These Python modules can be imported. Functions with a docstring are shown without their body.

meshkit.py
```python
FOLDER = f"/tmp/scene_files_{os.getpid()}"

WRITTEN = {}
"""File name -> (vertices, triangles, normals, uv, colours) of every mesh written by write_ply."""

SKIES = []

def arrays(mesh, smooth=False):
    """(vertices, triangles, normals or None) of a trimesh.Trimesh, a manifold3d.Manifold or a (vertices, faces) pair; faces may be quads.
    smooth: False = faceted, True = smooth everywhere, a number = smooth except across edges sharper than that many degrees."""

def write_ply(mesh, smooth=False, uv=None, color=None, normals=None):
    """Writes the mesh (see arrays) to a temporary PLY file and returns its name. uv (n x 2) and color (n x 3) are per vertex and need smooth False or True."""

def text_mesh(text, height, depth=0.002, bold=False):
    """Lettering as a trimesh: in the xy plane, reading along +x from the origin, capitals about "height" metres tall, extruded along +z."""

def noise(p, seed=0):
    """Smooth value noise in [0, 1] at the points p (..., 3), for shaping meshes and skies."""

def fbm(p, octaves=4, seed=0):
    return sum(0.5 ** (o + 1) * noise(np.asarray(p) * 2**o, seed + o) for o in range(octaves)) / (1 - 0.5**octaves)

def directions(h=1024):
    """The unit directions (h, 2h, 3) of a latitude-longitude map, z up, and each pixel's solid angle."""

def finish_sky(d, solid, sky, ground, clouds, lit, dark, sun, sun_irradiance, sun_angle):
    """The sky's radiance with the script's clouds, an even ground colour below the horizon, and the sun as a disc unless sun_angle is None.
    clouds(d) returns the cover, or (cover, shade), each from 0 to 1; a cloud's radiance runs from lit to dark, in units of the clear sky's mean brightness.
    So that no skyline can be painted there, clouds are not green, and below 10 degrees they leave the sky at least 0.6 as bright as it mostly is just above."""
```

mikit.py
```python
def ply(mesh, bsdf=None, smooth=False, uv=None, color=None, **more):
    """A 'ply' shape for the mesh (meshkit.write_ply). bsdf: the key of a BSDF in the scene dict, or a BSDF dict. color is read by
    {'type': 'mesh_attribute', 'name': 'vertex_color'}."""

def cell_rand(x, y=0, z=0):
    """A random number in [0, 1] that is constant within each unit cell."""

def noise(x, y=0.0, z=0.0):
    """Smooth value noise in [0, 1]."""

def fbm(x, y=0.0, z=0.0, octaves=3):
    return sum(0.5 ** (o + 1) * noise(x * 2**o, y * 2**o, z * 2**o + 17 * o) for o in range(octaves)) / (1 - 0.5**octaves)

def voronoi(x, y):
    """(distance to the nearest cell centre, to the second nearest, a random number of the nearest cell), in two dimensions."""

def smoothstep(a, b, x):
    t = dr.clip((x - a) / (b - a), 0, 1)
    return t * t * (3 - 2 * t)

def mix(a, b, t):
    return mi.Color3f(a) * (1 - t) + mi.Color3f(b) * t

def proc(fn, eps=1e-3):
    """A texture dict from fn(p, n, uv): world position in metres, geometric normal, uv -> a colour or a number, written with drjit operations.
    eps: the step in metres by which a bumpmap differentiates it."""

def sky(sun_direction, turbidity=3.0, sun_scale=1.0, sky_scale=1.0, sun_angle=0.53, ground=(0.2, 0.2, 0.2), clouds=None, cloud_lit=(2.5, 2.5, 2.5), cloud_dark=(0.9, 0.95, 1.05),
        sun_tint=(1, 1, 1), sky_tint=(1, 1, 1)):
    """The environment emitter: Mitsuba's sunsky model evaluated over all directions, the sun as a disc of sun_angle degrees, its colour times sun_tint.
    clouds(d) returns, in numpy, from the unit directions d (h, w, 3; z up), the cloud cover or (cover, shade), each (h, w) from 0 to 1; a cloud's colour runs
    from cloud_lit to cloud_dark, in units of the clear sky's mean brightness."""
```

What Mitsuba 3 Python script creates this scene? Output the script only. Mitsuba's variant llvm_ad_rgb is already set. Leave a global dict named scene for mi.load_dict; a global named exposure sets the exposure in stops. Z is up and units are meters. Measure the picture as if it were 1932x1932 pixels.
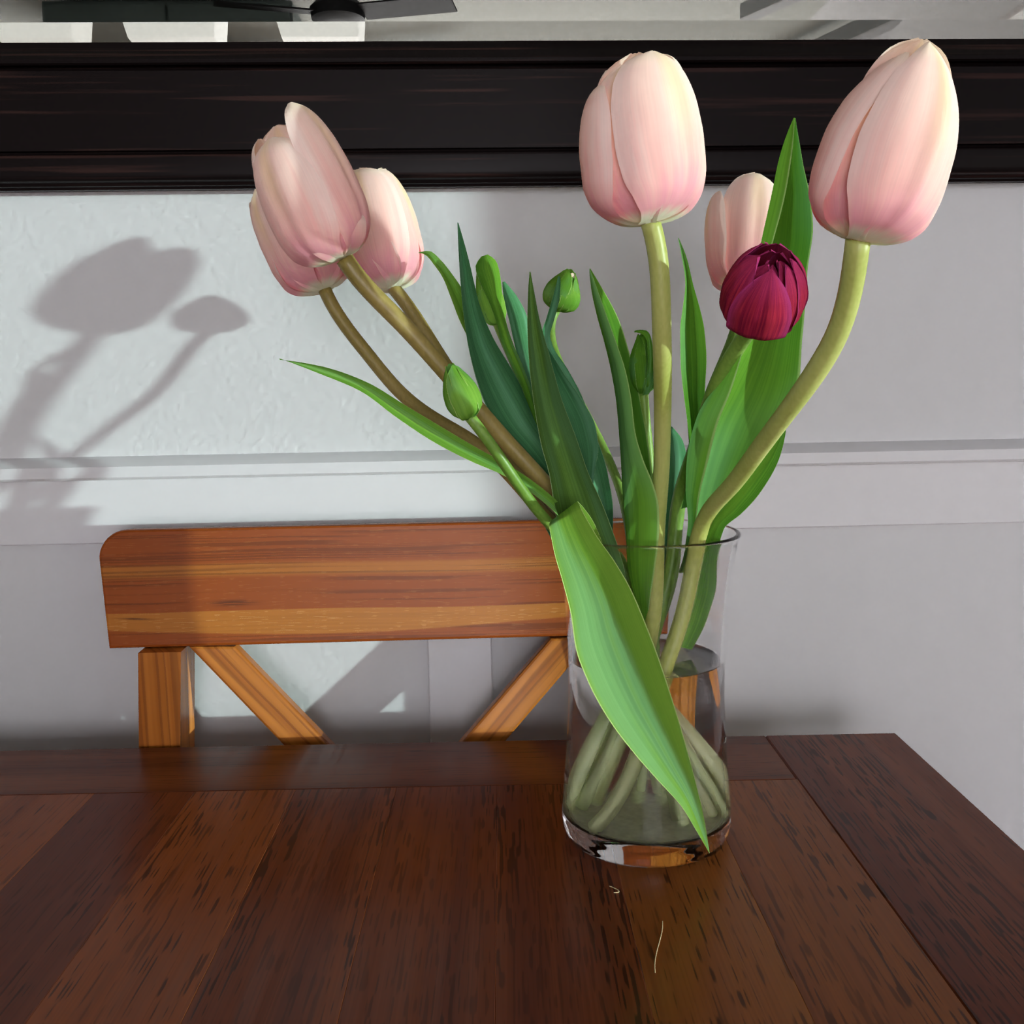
import math, random
import numpy as np, trimesh, shapely, mitsuba as mi, drjit as dr, mikit
from scipy.interpolate import PchipInterpolator, CubicSpline
from mikit import proc, noise, fbm, smoothstep, mix, cell_rand
import meshkit
T = mi.ScalarTransform4f
random.seed(3); rng = np.random.default_rng(3)
scene, labels = {}, {}

# ------------------------------------------------------------------ camera
CAM = np.array([0.0, 0.0, 1.04]); PITCH, ROLL, YAW, FPX = 0.1336, -0.0168, 0.0398, 1934.0
cy, sy = math.cos(YAW), math.sin(YAW)
FWD = np.array([sy*math.cos(PITCH), cy*math.cos(PITCH), -math.sin(PITCH)])
R0 = np.array([cy, -sy, 0.0]); U0 = np.cross(R0, FWD)
RIGHT = math.cos(ROLL)*R0 + math.sin(ROLL)*U0
UP = -math.sin(ROLL)*R0 + math.cos(ROLL)*U0
scene['camera'] = {'type': 'perspective', 'fov': 2*math.degrees(math.atan(966/FPX)), 'fov_axis': 'x', 'near_clip': 0.02,
                   'to_world': T().look_at(origin=CAM.tolist(), target=(CAM+FWD).tolist(), up=UP.tolist())}
exposure = 1.15

# ------------------------------------------------------------------ light levels
SUN_TO = np.array([2.22, -1.0, 0.04])         # low sun through the right-hand window, grazing the wall
WINDOW_RADIANCE = np.array([0.98, 0.96, 1.01])*5.2
SHADE_RADIANCE = (1.0, 1.0, 0.98)
# the sky model turns a sun on the horizon deep red; the whole sky is tipped down a few degrees so that the sun keeps its daylight colour
TIP = 9.0
_h = SUN_TO[:2]/np.linalg.norm(SUN_TO[:2]); _e = math.radians(TIP)+math.atan2(SUN_TO[2], np.linalg.norm(SUN_TO[:2]))
scene['sky'] = mikit.sky((_h[0]*math.cos(_e), _h[1]*math.cos(_e), math.sin(_e)), turbidity=2.5, sun_scale=3.0, sky_scale=4.0, sun_angle=0.7, sun_tint=(0.52, 1.09, 2.9), sky_tint=(0.95, 1.0, 1.0))
scene['sky']['to_world'] = T().rotate([-_h[1], _h[0], 0], TIP) @ scene['sky']['to_world']

def at(x, y, Y):
    """the point at depth Y (metres along world y) that is seen at image position (x, y)"""
    d = FWD + RIGHT*(x-966)/FPX - UP*(y-966)/FPX
    return CAM + d*(Y/d[1])

# ------------------------------------------------------------------ helpers
used = {}
def numbered(name):
    n = used.get(name, 0); used[name] = n+1
    return name if n == 0 else f'{name}_{n:03d}'
def thing(name, label, cat, group=None):
    key = numbered(name); labels[key] = {'label': label, 'category': cat}
    if group: labels[key]['group'] = group
    return key
def part(parent, name, mesh, bsdf, smooth=True, label=None, **kw):
    key = numbered(f'{parent}__{name}') if parent else numbered(name)
    scene[key] = mikit.ply(mesh, bsdf, smooth=smooth, **kw)
    if label: labels[key] = {'label': label}
    return key
def struct(name, mesh, bsdf, label=None, smooth=False, **kw):
    scene[name] = mikit.ply(mesh, bsdf, smooth=smooth, **kw)
    labels[name] = {'kind': 'structure'}
    if label: labels[name]['label'] = label
def box(x0, x1, y0, y1, z0, z1):
    m = trimesh.creation.box(extents=(x1-x0, y1-y0, z1-z0)); m.apply_translation(((x0+x1)/2, (y0+y1)/2, (z0+z1)/2)); return m
def bevel_box(x0, x1, y0, y1, z0, z1, b=0.002):
    pts = []
    for sx in (0, 1):
        for sy_ in (0, 1):
            for sz in (0, 1):
                c = np.array([(x0, x1)[sx], (y0, y1)[sy_], (z0, z1)[sz]]); d = np.array([1-2*sx, 1-2*sy_, 1-2*sz])*b
                for k in range(3):
                    o = d.copy(); o[k] = 0; pts.append(c+o)
    return trimesh.convex.convex_hull(np.array(pts))
def cat(*ms): return trimesh.util.concatenate(list(ms))
def grid_faces(n, m):
    i, j = np.meshgrid(np.arange(n-1), np.arange(m-1), indexing='ij'); a = (i*m+j).ravel()
    return np.vstack([np.stack([a, a+1, a+m+1], 1), np.stack([a, a+m+1, a+m], 1)])
def spline(P, n, kind=PchipInterpolator):
    P = np.asarray(P, float); t = np.r_[0, np.cumsum(np.linalg.norm(np.diff(P[:, :3], axis=0), axis=1))]
    return kind(t, P)(np.linspace(0, t[-1], n))
def tube(P, r, n=60, sides=16, cap=True):
    """round stem through the points P with radius r (one number or one for each point)"""
    P = np.asarray(P, float); r = np.broadcast_to(r, (len(P),))
    Q = spline(np.c_[P, r], n, CubicSpline if len(P) > 3 else PchipInterpolator); p, rr = Q[:, :3], Q[:, 3]
    t = np.gradient(p, axis=0); t /= np.linalg.norm(t, axis=1, keepdims=True)
    a = np.cross(t[0], [0.3, 1, 0.2]); A = []
    for k in range(n):
        a = a - t[k]*(a@t[k]); a /= np.linalg.norm(a); A.append(a)
    A = np.array(A); B = np.cross(t, A); th = np.arange(sides)*2*np.pi/sides
    V = p[:, None]+rr[:, None, None]*(np.cos(th)[None, :, None]*A[:, None]+np.sin(th)[None, :, None]*B[:, None])
    i, j = np.meshgrid(np.arange(n-1), np.arange(sides), indexing='ij'); k = (j+1) % sides
    a_, b_, c_, d_ = i*sides+j, i*sides+k, (i+1)*sides+k, (i+1)*sides+j
    F = [np.stack([a_.ravel(), b_.ravel(), c_.ravel()], 1), np.stack([a_.ravel(), c_.ravel(), d_.ravel()], 1)]
    V = V.reshape(-1, 3); nv = len(V); V = np.vstack([V, p[0]-t[0]*rr[0]*.25, p[-1]+t[-1]*rr[-1]*.25]); j = np.arange(sides); k = (j+1) % sides
    F += [np.stack([k, j, j*0+nv], 1), np.stack([(n-1)*sides+j, (n-1)*sides+k, j*0+nv+1], 1)]
    return trimesh.Trimesh(V, np.vstack(F), process=False)
def lathe(profile, n=96, centre=(0, 0, 0)):
    """surface of revolution about z of the profile (r, z); outward normals where the profile runs upward"""
    pr = np.asarray(profile, float); th = np.arange(n)*2*np.pi/n
    V = np.stack([pr[:, None, 0]*np.cos(th), pr[:, None, 0]*np.sin(th), np.repeat(pr[:, 1:2], n, 1)], -1).reshape(-1, 3)+np.array(centre)
    i, j = np.meshgrid(np.arange(len(pr)-1), np.arange(n), indexing='ij'); k = (j+1) % n
    a, b, c, d = i*n+j, i*n+k, (i+1)*n+k, (i+1)*n+j
    return trimesh.Trimesh(V, np.vstack([np.stack([a.ravel(), b.ravel(), c.ravel()], 1), np.stack([a.ravel(), c.ravel(), d.ravel()], 1)]), process=False)

# ------------------------------------------------------------------ materials
def P_(col, rough=0.5, **k):
    return {'type': 'principled', 'base_color': {'type': 'rgb', 'value': list(col)} if not isinstance(col, dict) else col, 'roughness': rough, **k}
def two(b): return {'type': 'twosided', 'bsdf': b}
def D_(col): return two({'type': 'diffuse', 'reflectance': {'type': 'rgb', 'value': list(col)} if not isinstance(col, dict) else col})
C3 = mi.Color3f

scene['paint_wall'] = two({'type': 'bumpmap', 'arbitrary': proc(lambda p, n, uv: fbm(p.x*260, p.y*260, p.z*260, 2)*0.00055, eps=4e-4),
                           'scale': 1.0, 'bsdf': {'type': 'diffuse', 'reflectance': {'type': 'rgb', 'value': [0.52, 0.515, 0.525]}}})
scene['paint_trim'] = two(P_((0.55, 0.54, 0.555), 0.45, specular=0.3))
scene['paint_ceiling'] = D_((0.38, 0.395, 0.375))
scene['paint_white'] = two(P_((0.80, 0.80, 0.79), 0.5))
scene['floor_wood'] = two(P_(proc(lambda p, n, uv: mix([0.22, 0.13, 0.07], [0.36, 0.23, 0.13], fbm(p.x*9, p.y*1.3, 0, 3)*.7+.3*cell_rand(p.x*8))), 0.35))

def frame_col(p, n, uv):
    g = fbm(p.x*7, p.y*160, p.z*210, 3)
    s = smoothstep(0.56, 0.80, g)
    return mix([0.0055, 0.0034, 0.0036], [0.022, 0.010, 0.009], s)
scene['wood_dark'] = two(P_(proc(frame_col), 0.34, specular=0.05))
scene['silver'] = {'type': 'conductor', 'material': 'Ag', 'specular_reflectance': {'type': 'rgb', 'value': [0.86, 0.88, 0.86]}}

TAB_A = 0.031; TAB_C = np.array([*at(1690, 1383, 0.778)[:2], 0.75])     # far right corner of the table top
ca, sa = math.cos(TAB_A), math.sin(TAB_A)
def tab_uv(p):
    x, y = p.x-float(TAB_C[0]), p.y-float(TAB_C[1])
    return x*ca-y*sa, x*sa+y*ca          # across, along (0 at the far edge, negative towards the camera)
def oak(a, l, seed):
    """red-brown stained oak: a across the grain, l along it (metres)"""
    w = a+0.006*fbm(a*14+seed*7, l*2.4, seed*3.1, 3)+0.004*noise(a*3, l*1.1, seed)
    band = fbm(w*46, l*0.8, seed*5.7, 3)
    pores = smoothstep(0.60, 0.74, noise(w*900, l*52, seed*2.3))*(0.45+0.55*smoothstep(0.38, 0.62, noise(w*62, l*2.6, seed*9.1+4)))
    fine = noise(w*1500, l*9, seed)
    return band, pores, fine
def table_col(p, n, uv):
    a, l = tab_uv(p)
    k = dr.floor((a+0.105)/0.0715)
    r, r2 = cell_rand(k, 3, 1), cell_rand(k, 5, 2)
    band, pores, fine = oak(a, l, r*11)
    c = mix([0.118, 0.0230, 0.0085], [0.290, 0.074, 0.0180], smoothstep(0.2, 0.8, band*.62+.42*r-.05))
    c = mix(c, [0.270, 0.115, 0.018], smoothstep(0.72, 1.0, r2)*0.55*band)
    c = c*(0.86+0.28*fine)
    return mix(c, [0.020, 0.006, 0.0035], pores*0.75)
def edge_col(p, n, uv):
    a, l = tab_uv(p)
    band, pores, fine = oak(l, a, 3.7)
    c = mix([0.085, 0.0185, 0.0075], [0.165, 0.043, 0.0130], smoothstep(0.25, 0.75, band))*(0.86+0.28*fine)
    return mix(c, [0.014, 0.0045, 0.003], pores*0.6)
def rough_tab(p, n, uv):
    a, l = tab_uv(p)
    return 0.21+0.14*noise(a*320, l*9, 1)
scene['oak_plank'] = two(P_(proc(table_col), proc(rough_tab), specular=0.13))
scene['oak_edge'] = two(P_(proc(edge_col), proc(rough_tab), specular=0.13))

def chair_wood(p, n, uv):
    """pine rail: layers of tone across uv.y, grain along uv.x (both in metres)"""
    u, v = uv.x, uv.y
    w = v+0.0030*fbm(u*7, v*20, 1, 3)+0.0022*noise(u*4, 0, 7)
    light = smoothstep(0.0555, 0.0600, w)*(1-smoothstep(0.0660, 0.0700, w))
    edge = 0.019+0.013*dr.exp(-dr.square((u-0.17)/0.19))*(-1)+0.004
    lightb = smoothstep(edge-.001, edge+.001, w)*(1-smoothstep(0.0295, 0.0305, w))
    c = mix([0.235, 0.050, 0.007], [0.350, 0.118, 0.017], dr.clip(light*.75+lightb, 0, 1))
    lines = smoothstep(0.50, 0.66, noise(u*5, w*1300, 3))*smoothstep(0.34, 0.6, noise(u*8, w*260, 8))
    c = mix(c, c*0.52, lines*0.72*(1-lightb*.8))
    fleck = smoothstep(0.78, 0.88, noise(u*150, w*1700, 21))*(0.3+.7*lightb)
    c = mix(c, [0.52, 0.25, 0.08], dr.clip(fleck, 0, 1)*.4)
    knot = dr.exp(-dr.square((u-0.100)/0.016)-dr.square((v-0.0345)/0.0022))*smoothstep(.35, .6, noise(u*60, v*1500, 4))
    knot = knot+dr.exp(-dr.square((u-0.022)/0.012)-dr.square((v-0.0235+(u-.022)*.05)/0.0007))
    return mix(c, [0.055, 0.014, 0.006], dr.clip(knot, 0, 1)*.9)
scene['pine_rail'] = two(P_(proc(chair_wood), 0.36, specular=0.16))
def leg_wood(p, n, uv):
    u, v = uv.x, uv.y
    w = v+0.0035*fbm(u*9, v*30, 2, 3)
    b = fbm(w*120, u*2.0, 5, 3)
    c = mix([0.31, 0.088, 0.012], [0.44, 0.150, 0.024], smoothstep(.25, .75, b))
    line = smoothstep(0.60, 0.78, noise(w*520, u*5, 3))
    return mix(c, [0.11, 0.026, 0.008], line*.4)
scene['pine_post'] = two(P_(proc(leg_wood), 0.28, specular=0.25))

def petal_col(p, n, uv):
    """pink tulip: uv.x across the petal (0 to 1), uv.y from base to tip; the whole part of uv.x is a seed"""
    sd = dr.floor(uv.x); u, s = (uv.x-sd)*2-1, uv.y
    au = dr.abs(u); st = fbm(u*9+sd*9, s*1.3, sd, 3); fl = noise(u*60, s*3, sd); r = cell_rand(sd, 2, 5)
    pink = mix([0.92, 0.515, 0.475], [0.95, 0.69, 0.605], smoothstep(0.10, 0.80, s+0.35*(st-.5)+.10*(r-.5)))
    deep = smoothstep(0.36, 0.10, s+0.20*(st-.5)+0.10*au)*smoothstep(0.015, 0.10, s)
    pink = mix(pink, [0.84, 0.36, 0.44], deep*.80)
    pink = mix(pink, [0.95, 0.82, 0.76], smoothstep(0.50, 1.0, au+0.25*(st-.5))*.6*smoothstep(.1, .4, s))
    flame = smoothstep(0.30, 0.02, dr.abs(u+0.16*(st-.5)))*smoothstep(0.28, 0.80, s)
    pink = mix(pink, [0.95, 0.70, 0.38], flame*(.40+.40*r))
    pink = mix(pink, [0.94, 0.88, 0.66], smoothstep(0.86, 1.0, s)*.5)
    pink = mix(pink, [0.84, 0.84, 0.66], smoothstep(0.085, 0.02, s+.03*(st-.5)))
    return pink*(0.96+0.06*fl)
scene['petal_pink'] = {'type': 'principledthin', 'base_color': proc(petal_col), 'roughness': 0.5, 'diff_trans': 0.5, 'spec_trans': 0.0, 'eta': 1.38}
def petal_wine(p, n, uv):
    sd = dr.floor(uv.x); u, s = (uv.x-sd)*2-1, uv.y
    st = fbm(u*22+sd*3, s*2, sd, 3); edge = smoothstep(0.55, 1.0, dr.abs(u))
    c = mix([0.20, 0.010, 0.036], [0.34, 0.022, 0.045], smoothstep(.25, .75, st))
    c = mix(c, [0.34, 0.035, 0.135], dr.clip(edge*.8+smoothstep(.6, 1., s)*.45, 0, 1))
    return c*(0.85+0.3*noise(u*90, s*5, sd))
scene['petal_wine'] = {'type': 'principledthin', 'base_color': proc(petal_wine), 'roughness': 0.40, 'diff_trans': 0.30, 'spec_trans': 0.0, 'eta': 1.4, 'sheen': 0.3}
def leaf_tex(a, b, rim, bloom_sheen):
    """leaf blade with fine lengthwise veins and patches of pale wax with a bluish sheen painted into the colour"""
    def f(p, n, uv):
        sd = dr.floor(uv.x); u, s = (uv.x-sd)*2-1, uv.y
        v = noise(u*20+sd*5, s*1.2, sd)*.6+noise(u*60, s*2.0, sd)*.4
        c = mix(a, b, smoothstep(.15, .85, v*.45+.55*noise(s*3.1+sd*3, u*1.2, sd)))
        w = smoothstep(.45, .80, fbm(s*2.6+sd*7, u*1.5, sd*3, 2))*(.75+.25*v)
        c = mix(c, [0.18, 0.40, 0.25], w*bloom_sheen)  # pale wax patches that also paint a bluish sheen into the colour
        c = mix(c, [x*1.2 for x in b], smoothstep(0.10, 0.0, dr.abs(u))*.25)
        return mix(c, rim, smoothstep(0.955, 0.985, dr.abs(u)))
    return proc(f)
def leaf_bsdf(a, b, rim, tr=0.55, ro=0.34, bloom_sheen=.35):
    return {'type': 'principledthin', 'base_color': leaf_tex(a, b, rim, bloom_sheen), 'roughness': ro, 'diff_trans': tr, 'spec_trans': 0.0, 'eta': 1.5}
scene['leaf_green'] = leaf_bsdf([0.072, 0.205, 0.022], [0.150, 0.345, 0.034], [0.32, 0.48, 0.16], .6)
scene['leaf_blue'] = leaf_bsdf([0.040, 0.150, 0.060], [0.090, 0.260, 0.110], [0.26, 0.44, 0.24], .5, bloom_sheen=.6)
scene['leaf_olive'] = leaf_bsdf([0.056, 0.122, 0.022], [0.115, 0.230, 0.042], [0.30, 0.42, 0.20], .4, bloom_sheen=.2)
scene['leaf_lime'] = leaf_bsdf([0.115, 0.290, 0.030], [0.215, 0.420, 0.060], [0.42, 0.55, 0.18], .6, bloom_sheen=.25)
scene['leaf_gloss'] = leaf_bsdf([0.090, 0.215, 0.022], [0.165, 0.310, 0.038], [0.40, 0.52, 0.18], .35, .26, bloom_sheen=.42)
def stem_tex(lo, hi):
    def f(p, n, uv):
        m = noise(p.x*60, p.y*60, p.z*8)*.75+.25*noise(p.x*900, p.y*900, p.z*300)
        c = mix(lo, hi, smoothstep(.15, .85, m))
        pale = smoothstep(0.87, 0.79, p.z+0.05*(noise(p.x*40, p.y*40, p.z*9)-.5))
        return mix(c, [0.60, 0.64, 0.38], pale*.75)
    return proc(f)
scene['stem_green'] = P_(stem_tex([0.27, 0.30, 0.060], [0.38, 0.39, 0.12]), 0.42, specular=0.4)
scene['stem_olive'] = P_(stem_tex([0.19, 0.145, 0.035], [0.29, 0.215, 0.065]), 0.42, specular=0.4)
scene['stem_fresh'] = P_(stem_tex([0.10, 0.20, 0.025], [0.21, 0.34, 0.06]), 0.42, specular=0.4)
scene['stem_dark'] = P_(stem_tex([0.050, 0.110, 0.016], [0.110, 0.190, 0.036]), 0.42, specular=0.4)

scene['window_glass'] = {'type': 'thindielectric'}
scene['glass'] = {'type': 'dielectric', 'int_ior': 1.5, 'ext_ior': 1.0}
scene['glass_wet'] = {'type': 'dielectric', 'int_ior': 1.333, 'ext_ior': 1.5}
scene['water_top'] = {'type': 'dielectric', 'int_ior': 1.333, 'ext_ior': 1.0}
scene['silt'] = D_(proc(lambda p, n, uv: mix([0.40, 0.39, 0.27], [0.56, 0.55, 0.42], fbm(p.x*300, p.y*300, 0, 3))))
scene['dark_fan'] = two(P_((0.010, 0.010, 0.011), 0.5, specular=0.05))
scene['dark_green'] = two(P_((0.055, 0.075, 0.072), 0.5))
scene['grey_metal'] = two(P_((0.25, 0.26, 0.27), 0.4))
scene['fibre'] = D_((0.55, 0.42, 0.25))

# ------------------------------------------------------------------ the room
YW, XL, XR, YB, ZC = 0.878, -2.7, 1.42, -4.3, 2.45
struct('floor', box(XL-.1, XR+.1, YB-.1, YW+.1, -0.1, 0), 'floor_wood')
struct('ceiling', box(XL-.1, XR+.1, YB-.1, YW+.1, ZC, ZC+.1), 'paint_ceiling')
struct('wall_far', box(XL-.1, XR+.1, YW, YW+.1, 0, ZC), 'paint_wall', 'pale grey painted wall above and below the chair rail')
struct('wall_left', box(XL-.1, XL, YB, YW, 0, ZC), 'paint_wall')
def wall_with_hole(axis, c0, c1, a0, a1, h0, h1, z0, z1):
    """wall of thickness c0..c1 along the axis, from a0 to a1, with the opening h0..h1, z0..z1"""
    out = []
    for p, q, lo, hi in ((a0, h0, 0, ZC), (h1, a1, 0, ZC), (h0, h1, 0, z0), (h0, h1, z1, ZC)):
        out.append(box(c0, c1, p, q, lo, hi) if axis == 'x' else box(p, q, c0, c1, lo, hi))
    return cat(*out)
# right wall: the window that lets the low sun in; back wall: a tall glazed door
W2 = (-1.75, 0.24, 0.55, 1.95); W1 = (-1.3, 1.0, 0.15, 2.05)
struct('wall_right', wall_with_hole('x', XR, XR+.1, YB, YW, *W2), 'paint_wall')
struct('wall_back', wall_with_hole('y', YB-.1, YB, XL, XR, *W1), 'paint_wall')
def window(name, axis, c, a0, a1, z0, z1, n):
    bars = [(x-.025, x+.025, z0, z1) for x in np.linspace(a0, a1, n)[:-1]]+[(a1-.005, a1+.025, z0, z1)]+[(a0, a1, z-.025, z+.025) for z in (z0, z1)]
    scene[name+'__frame'] = mikit.ply(cat(*[box(c, c+.04, p, q, u, v) if axis == 'x' else box(p, q, c-.04, c, u, v) for p, q, u, v in bars]), 'paint_white')
window('window_2', 'x', XR+.03, *W2, 2)
scene['window_2__pane'] = mikit.ply(trimesh.Trimesh([[XR+.05, W2[0], W2[2]], [XR+.05, W2[1], W2[2]], [XR+.05, W2[1], W2[3]], [XR+.05, W2[0], W2[3]]], [[0, 2, 1], [0, 3, 2]], process=False), 'window_glass')
window('window_1', 'y', YB-.03, *W1, 4)
scene['window_1__pane'] = mikit.ply(trimesh.Trimesh([[W1[0], YB-.06, W1[2]], [W1[1], YB-.06, W1[2]], [W1[1], YB-.06, W1[3]], [W1[0], YB-.06, W1[3]]], [[0, 2, 1], [0, 3, 2]], process=False), D_((0.5, 0.5, 0.5)),
                                   emitter={'type': 'area', 'radiance': {'type': 'rgb', 'value': WINDOW_RADIANCE.tolist()}})
for k in ('window_1', 'window_2'): labels[k] = {'kind': 'structure'}

# panelled lower wall: chair rail, rails and stile standing proud of the recessed panels
def zw(x, y, Y=YW-.008): return at(x, y, Y)[2]
def xw(x, y, Y=YW-.008): return at(x, y, Y)[0]
z_top, z_nose, z_low, z_pan = zw(966, 852), zw(966, 864), zw(966, 888), zw(966, 1008)
def extrude_x(profile, x0, x1):
    """profile of (y, z) run along x"""
    pr = np.array(profile); n = len(pr)
    V = np.vstack([np.c_[np.full(n, x0), pr], np.c_[np.full(n, x1), pr]]); i = np.arange(n); k = (i+1) % n
    F = np.vstack([np.stack([i, k, k+n], 1), np.stack([i, k+n, i+n], 1)])
    cv, cap = trimesh.creation.triangulate_polygon(shapely.Polygon(pr), engine='earcut'); nc = len(cv)
    V = np.vstack([V, np.c_[np.full(nc, x0), cv], np.c_[np.full(nc, x1), cv]])
    m = trimesh.Trimesh(V, np.vstack([F, cap+2*n, cap[:, ::-1]+2*n+nc]), process=False)
    trimesh.repair.fix_normals(m); return m
struct('trim_1', extrude_x([(YW, z_top+.002), (YW-.009, z_top), (YW-.018, z_nose), (YW-.019, z_low+.002), (YW-.017, z_low), (YW, z_low)], XL, XR), 'paint_trim', 'narrow pale grey chair rail moulding along the wall', smooth=20)
Z_BASE = 0.14
xs0, xs1 = xw(807, 1230), xw(928, 1230)
struct('trim_2', bevel_box(XL, XR, YW-.009, YW+.001, z_pan, z_low, .001), 'paint_trim', 'flat pale grey top rail of the wall panelling')
struct('trim_3', bevel_box(xs0, xs1, YW-.009, YW+.001, Z_BASE, z_pan+.0005, .001), 'paint_trim', 'flat upright stile between two wall panels')
struct('trim_4', bevel_box(xs0-1.1, xs0-1.03, YW-.009, YW+.001, Z_BASE, z_pan+.0005, .001), 'paint_trim')
struct('trim_5', bevel_box(xs1+.85, xs1+.92, YW-.009, YW+.001, Z_BASE, z_pan+.0005, .001), 'paint_trim')
struct('baseboard_far', bevel_box(XL, XR, YW-.016, YW+.001, 0, Z_BASE, .003), 'paint_trim')

# ------------------------------------------------------------------ the mirror in its dark frame
mir = thing('wall_mirror', 'wide mirror hung above the tulips in a dark espresso brown wooden frame', 'mirror')
YF = YW-.036
zf = lambda y, Y=YF: at(966, y, Y)[2]
prof = [(y, at(966, v, y)[2]) for y, v in ((YW-.020, 351), (YW-.021, 347), (YW-.026, 344), (YW-.028, 338), (YF+.004, 334), (YF+.002, 329), (YF+.001, 322), (YF+.0005, 291),
        (YF+.001, 287), (YF+.006, 284), (YF+.007, 281), (YF+.0025, 278), (YF+.002, 130), (YF+.006, 126), (YF+.007, 122), (YF-.001, 119), (YF-.003, 115), (YF-.003, 108), (YF+.002, 100), (YF+.010, 90), (YF+.016, 77))]
zb, zi = prof[0][1], prof[-1][1]
prof = [(YW-.0005, zb+.002)]+prof+[(YW-.0005, zi)]
MX0, MX1, MH = -1.10, 0.93, 0.60
part(mir, 'frame_rail', extrude_x(prof, MX0, MX1), 'wood_dark', smooth=25)
top = [(y, 2*zb+ (zi-zb)*2 + MH - z) for y, z in prof]
part(mir, 'frame_rail', extrude_x(top, MX0, MX1), 'wood_dark', smooth=25)
for x0, x1 in ((MX0, MX0+(zi-zb)), (MX1-(zi-zb), MX1)):
    part(mir, 'frame_stile', bevel_box(x0, x1, YF+.002, YW-.001, zi-.001, zi+MH+.001, .003), 'wood_dark', smooth=False)
gx0, gx1, gz0, gz1 = MX0+(zi-zb), MX1-(zi-zb), zi, zi+MH
YG = YW-.014; bw = at(966, 38, YG)[2]-at(966, 80, YG)[2]; bd = bw*math.tan(math.radians(2.7))
def quad(a, b, c, d): return trimesh.Trimesh([a, b, c, d], [[0, 1, 2], [0, 2, 3]], process=False)
part(mir, 'glass', quad((gx0+bw, YG, gz0+bw), (gx1-bw, YG, gz0+bw), (gx1-bw, YG, gz1-bw), (gx0+bw, YG, gz1-bw)), two(scene['silver']), smooth=False)
yb = YG-bd
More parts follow.
